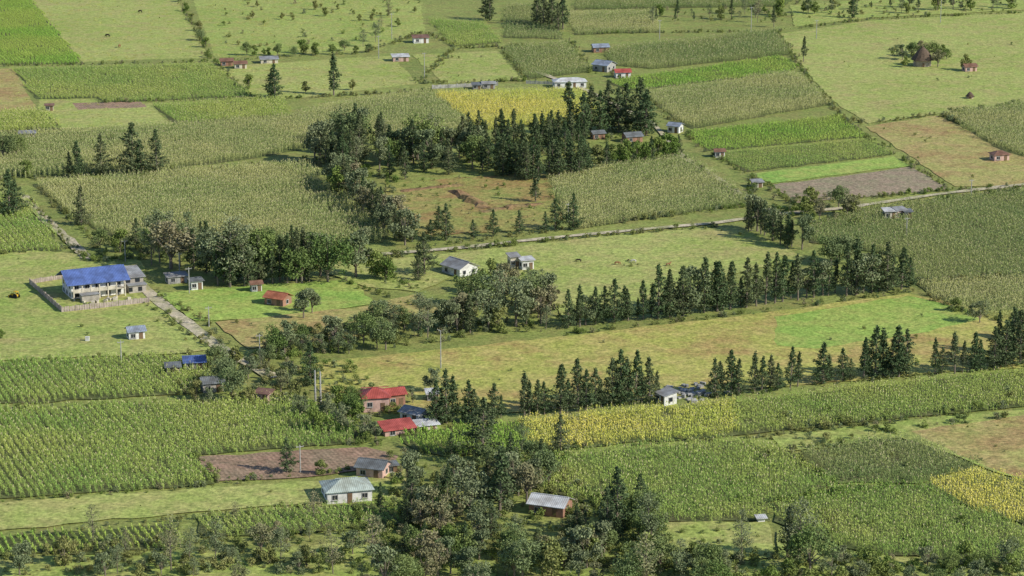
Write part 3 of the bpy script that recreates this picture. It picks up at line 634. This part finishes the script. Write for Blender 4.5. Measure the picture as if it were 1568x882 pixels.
def pole(u,v,hpx,name='utility_pole',arm=True,mill=False,r=.15):
    h=hpx/PXM(v); b=MB(); b.tube((0,0,-.2),(0,0,h),r,r*.65,8)
    if arm: b.box((0,0,h-.4),(1.6,.1,.12),0); [b.tube((x,0,h-.34),(x,0,h-.1),.05,.03,6) for x in (-.7,.7)]
    if mill:
        for i in range(3):
            a=i*2.09+.5; b.add([(0,-.2,h),(math.cos(a-.12)*.9,-.2,h+math.sin(a-.12)*.9),(math.cos(a)*1.1,-.2,h+math.sin(a)*1.1)],[(0,1,2)])
        b.box((0,.3,h),(.15,1.0,.25))
    o=bpy.data.objects.new(name,b.mesh(name,[M['stone']])); link(o); x,y=G(u,v); o.location=(x,y,0); o.rotation_euler[2]=.4
pole(675,565,60,'wind_turbine',False,True)
for a in [(192,402,36),(398,550,40),(460,725,46),(1487,300,26),(1440,35,40),(290,450,42),(275,420,34),(1388,360,28),(650,120,40),(186,560,40),(1010,60,30),(600,60,40),(1150,50,40),(320,500,32),(580,90,36),(870,340,30),(1250,60,30)]: pole(*a)
pole(483,615,50,'concrete_pole',False,r=.25); pole(491,615,48,'concrete_pole',False,r=.25)
b=MB(); b.box((0,0,.55),(.9,.7,1.1)); b.box((0,0,1.13),(1.05,.85,.08)); o=bpy.data.objects.new('water_tank',b.mesh('water_tank',[M['w_white']])); link(o); x,y=G(134,523); o.location=(x,y,0)
b=MB()
b.box((.6,0,1.0),(1.7,.8,.7),0); b.box((-.5,0,1.0),(.9,.9,.6),0); b.box((-.5,0,2.2),(1.2,1.2,.1),0)
for x in (-1,0):
    for y in (-.5,.5): b.box((x,y,1.7),(.08,.08,.95),0)
for x,r in ((-.6,.8),(1.1,.5)):
    for y in (-.75,.55): b.tube((x,y,r),(x,y+.28,r),r,r,16,1)
b.box((1.8,0,.6),(.3,1.6,.6),0); b.tube((1.1,0,1.3),(1.1,0,1.9),.06,.05,6,1)
o=bpy.data.objects.new('tractor',b.mesh('tractor',[M['yellow'],M['tyre']])); link(o); x,y=G(23,457); o.location=(x,y,0); o.rotation_euler[2]=2.6; o.scale=(.85,)*3
# cattle
def cow(u,v,yaw,mat,graze=True,name='cow',s=1.0):
    V=[(0,0,1.08),(.45,0,1.1),(.8,0,1.15),(-.5,0,1.12),(-.8,0,1.08)]
    hd=[(1.1,0,.95),(1.3,0,.45),(1.45,0,.2)] if graze else [(1.1,0,1.4),(1.3,0,1.6),(1.6,0,1.48)]
    V+=hd; E=[(0,1),(1,2),(0,3),(3,4),(2,5),(5,6),(6,7)]; R=[.36,.34,.28,.35,.26,.2,.15,.1]
    for sx,x,k in ((0,.65,2),(1,-.7,4)):
        for y in (-.2,.2):
            i=len(V)
            if k==2: V+=[(x,y,.75),(x+.02,y,.4),(x,y,.03)]
            else: V+=[(x+.05,y,.75),(x-.12,y,.42),(x-.05,y,.03)]
            R+=[.15,.075,.06]; E+=[(k,i),(i,i+1),(i+1,i+2)]
    i=len(V); V+=[(-1.05,0,1.0),(-1.1,0,.5)]; R+=[.05,.04]; E+=[(4,i),(i,i+1)]
    i=len(V); V+=[(hd[1][0],.2,hd[1][2]+.08),(hd[1][0],-.2,hd[1][2]+.08)]; R+=[.04,.04]; E+=[(6,i),(6,i+1)]
    me=bpy.data.meshes.new(name); me.from_pydata(V,E,[]); me.materials.append(M[mat]); o=bpy.data.objects.new(name,me); link(o)
    sk=o.modifiers.new('skin','SKIN')
    for j,r in enumerate(R): me.skin_vertices[0].data[j].radius=(r*.85,r*.85)
    me.skin_vertices[0].data[0].use_root=True
    o.modifiers.new('sub','SUBSURF').levels=1; x,y=G(u,v); o.location=(x,y,0.01); o.rotation_euler[2]=yaw; o.scale=(s,s,s)
cow(886,402,2.9,'dark',s=.75); cow(945,406,.2,'brown',s=.75); cow(970,403,3.0,'whitec',s=.75); cow(1023,408,.5,'brown',False,s=.7); cow(962,401,1.2,'dark',True,'calf',.55)
for u,v in [(215,20),(165,57),(183,73)]: cow(u,v,random.uniform(0,6),random.choice(['dark','brown']),True)
# ------------------------------------------------------------------ light, world, camera
EL=33
d=Vector((math.cos(math.radians(-24)),math.sin(math.radians(-24)),math.tan(math.radians(EL)))).normalized()
L=bpy.data.lights.new('sun','SUN'); L.energy=5.0; L.angle=math.radians(.5); L.color=(1,.945,.82)
o=bpy.data.objects.new('sun',L); link(o); o.rotation_euler=d.to_track_quat('Z','Y').to_euler()
w=bpy.data.worlds.new('World'); S.world=w; w.use_nodes=True; nt=w.node_tree
sk=nt.nodes.new('ShaderNodeTexSky'); sk.sky_type='NISHITA'; sk.sun_disc=False; sk.sun_elevation=math.radians(EL); sk.sun_rotation=math.radians(114); sk.altitude=2500
nt.links.new(sk.outputs[0],nt.nodes['Background'].inputs[0]); nt.nodes['Background'].inputs[1].default_value=.15
c=bpy.data.cameras.new('camera'); c.lens=F/1568*36; c.sensor_width=36; c.clip_start=1; c.clip_end=20000
o=bpy.data.objects.new('camera',c); link(o); o.location=(0,0,H); o.rotation_euler=(math.pi/2-T,0,0); S.camera=o
S.view_settings.view_transform='Standard'; S.view_settings.look='None'; S.view_settings.exposure=0
print('objects',len(bpy.data.objects))
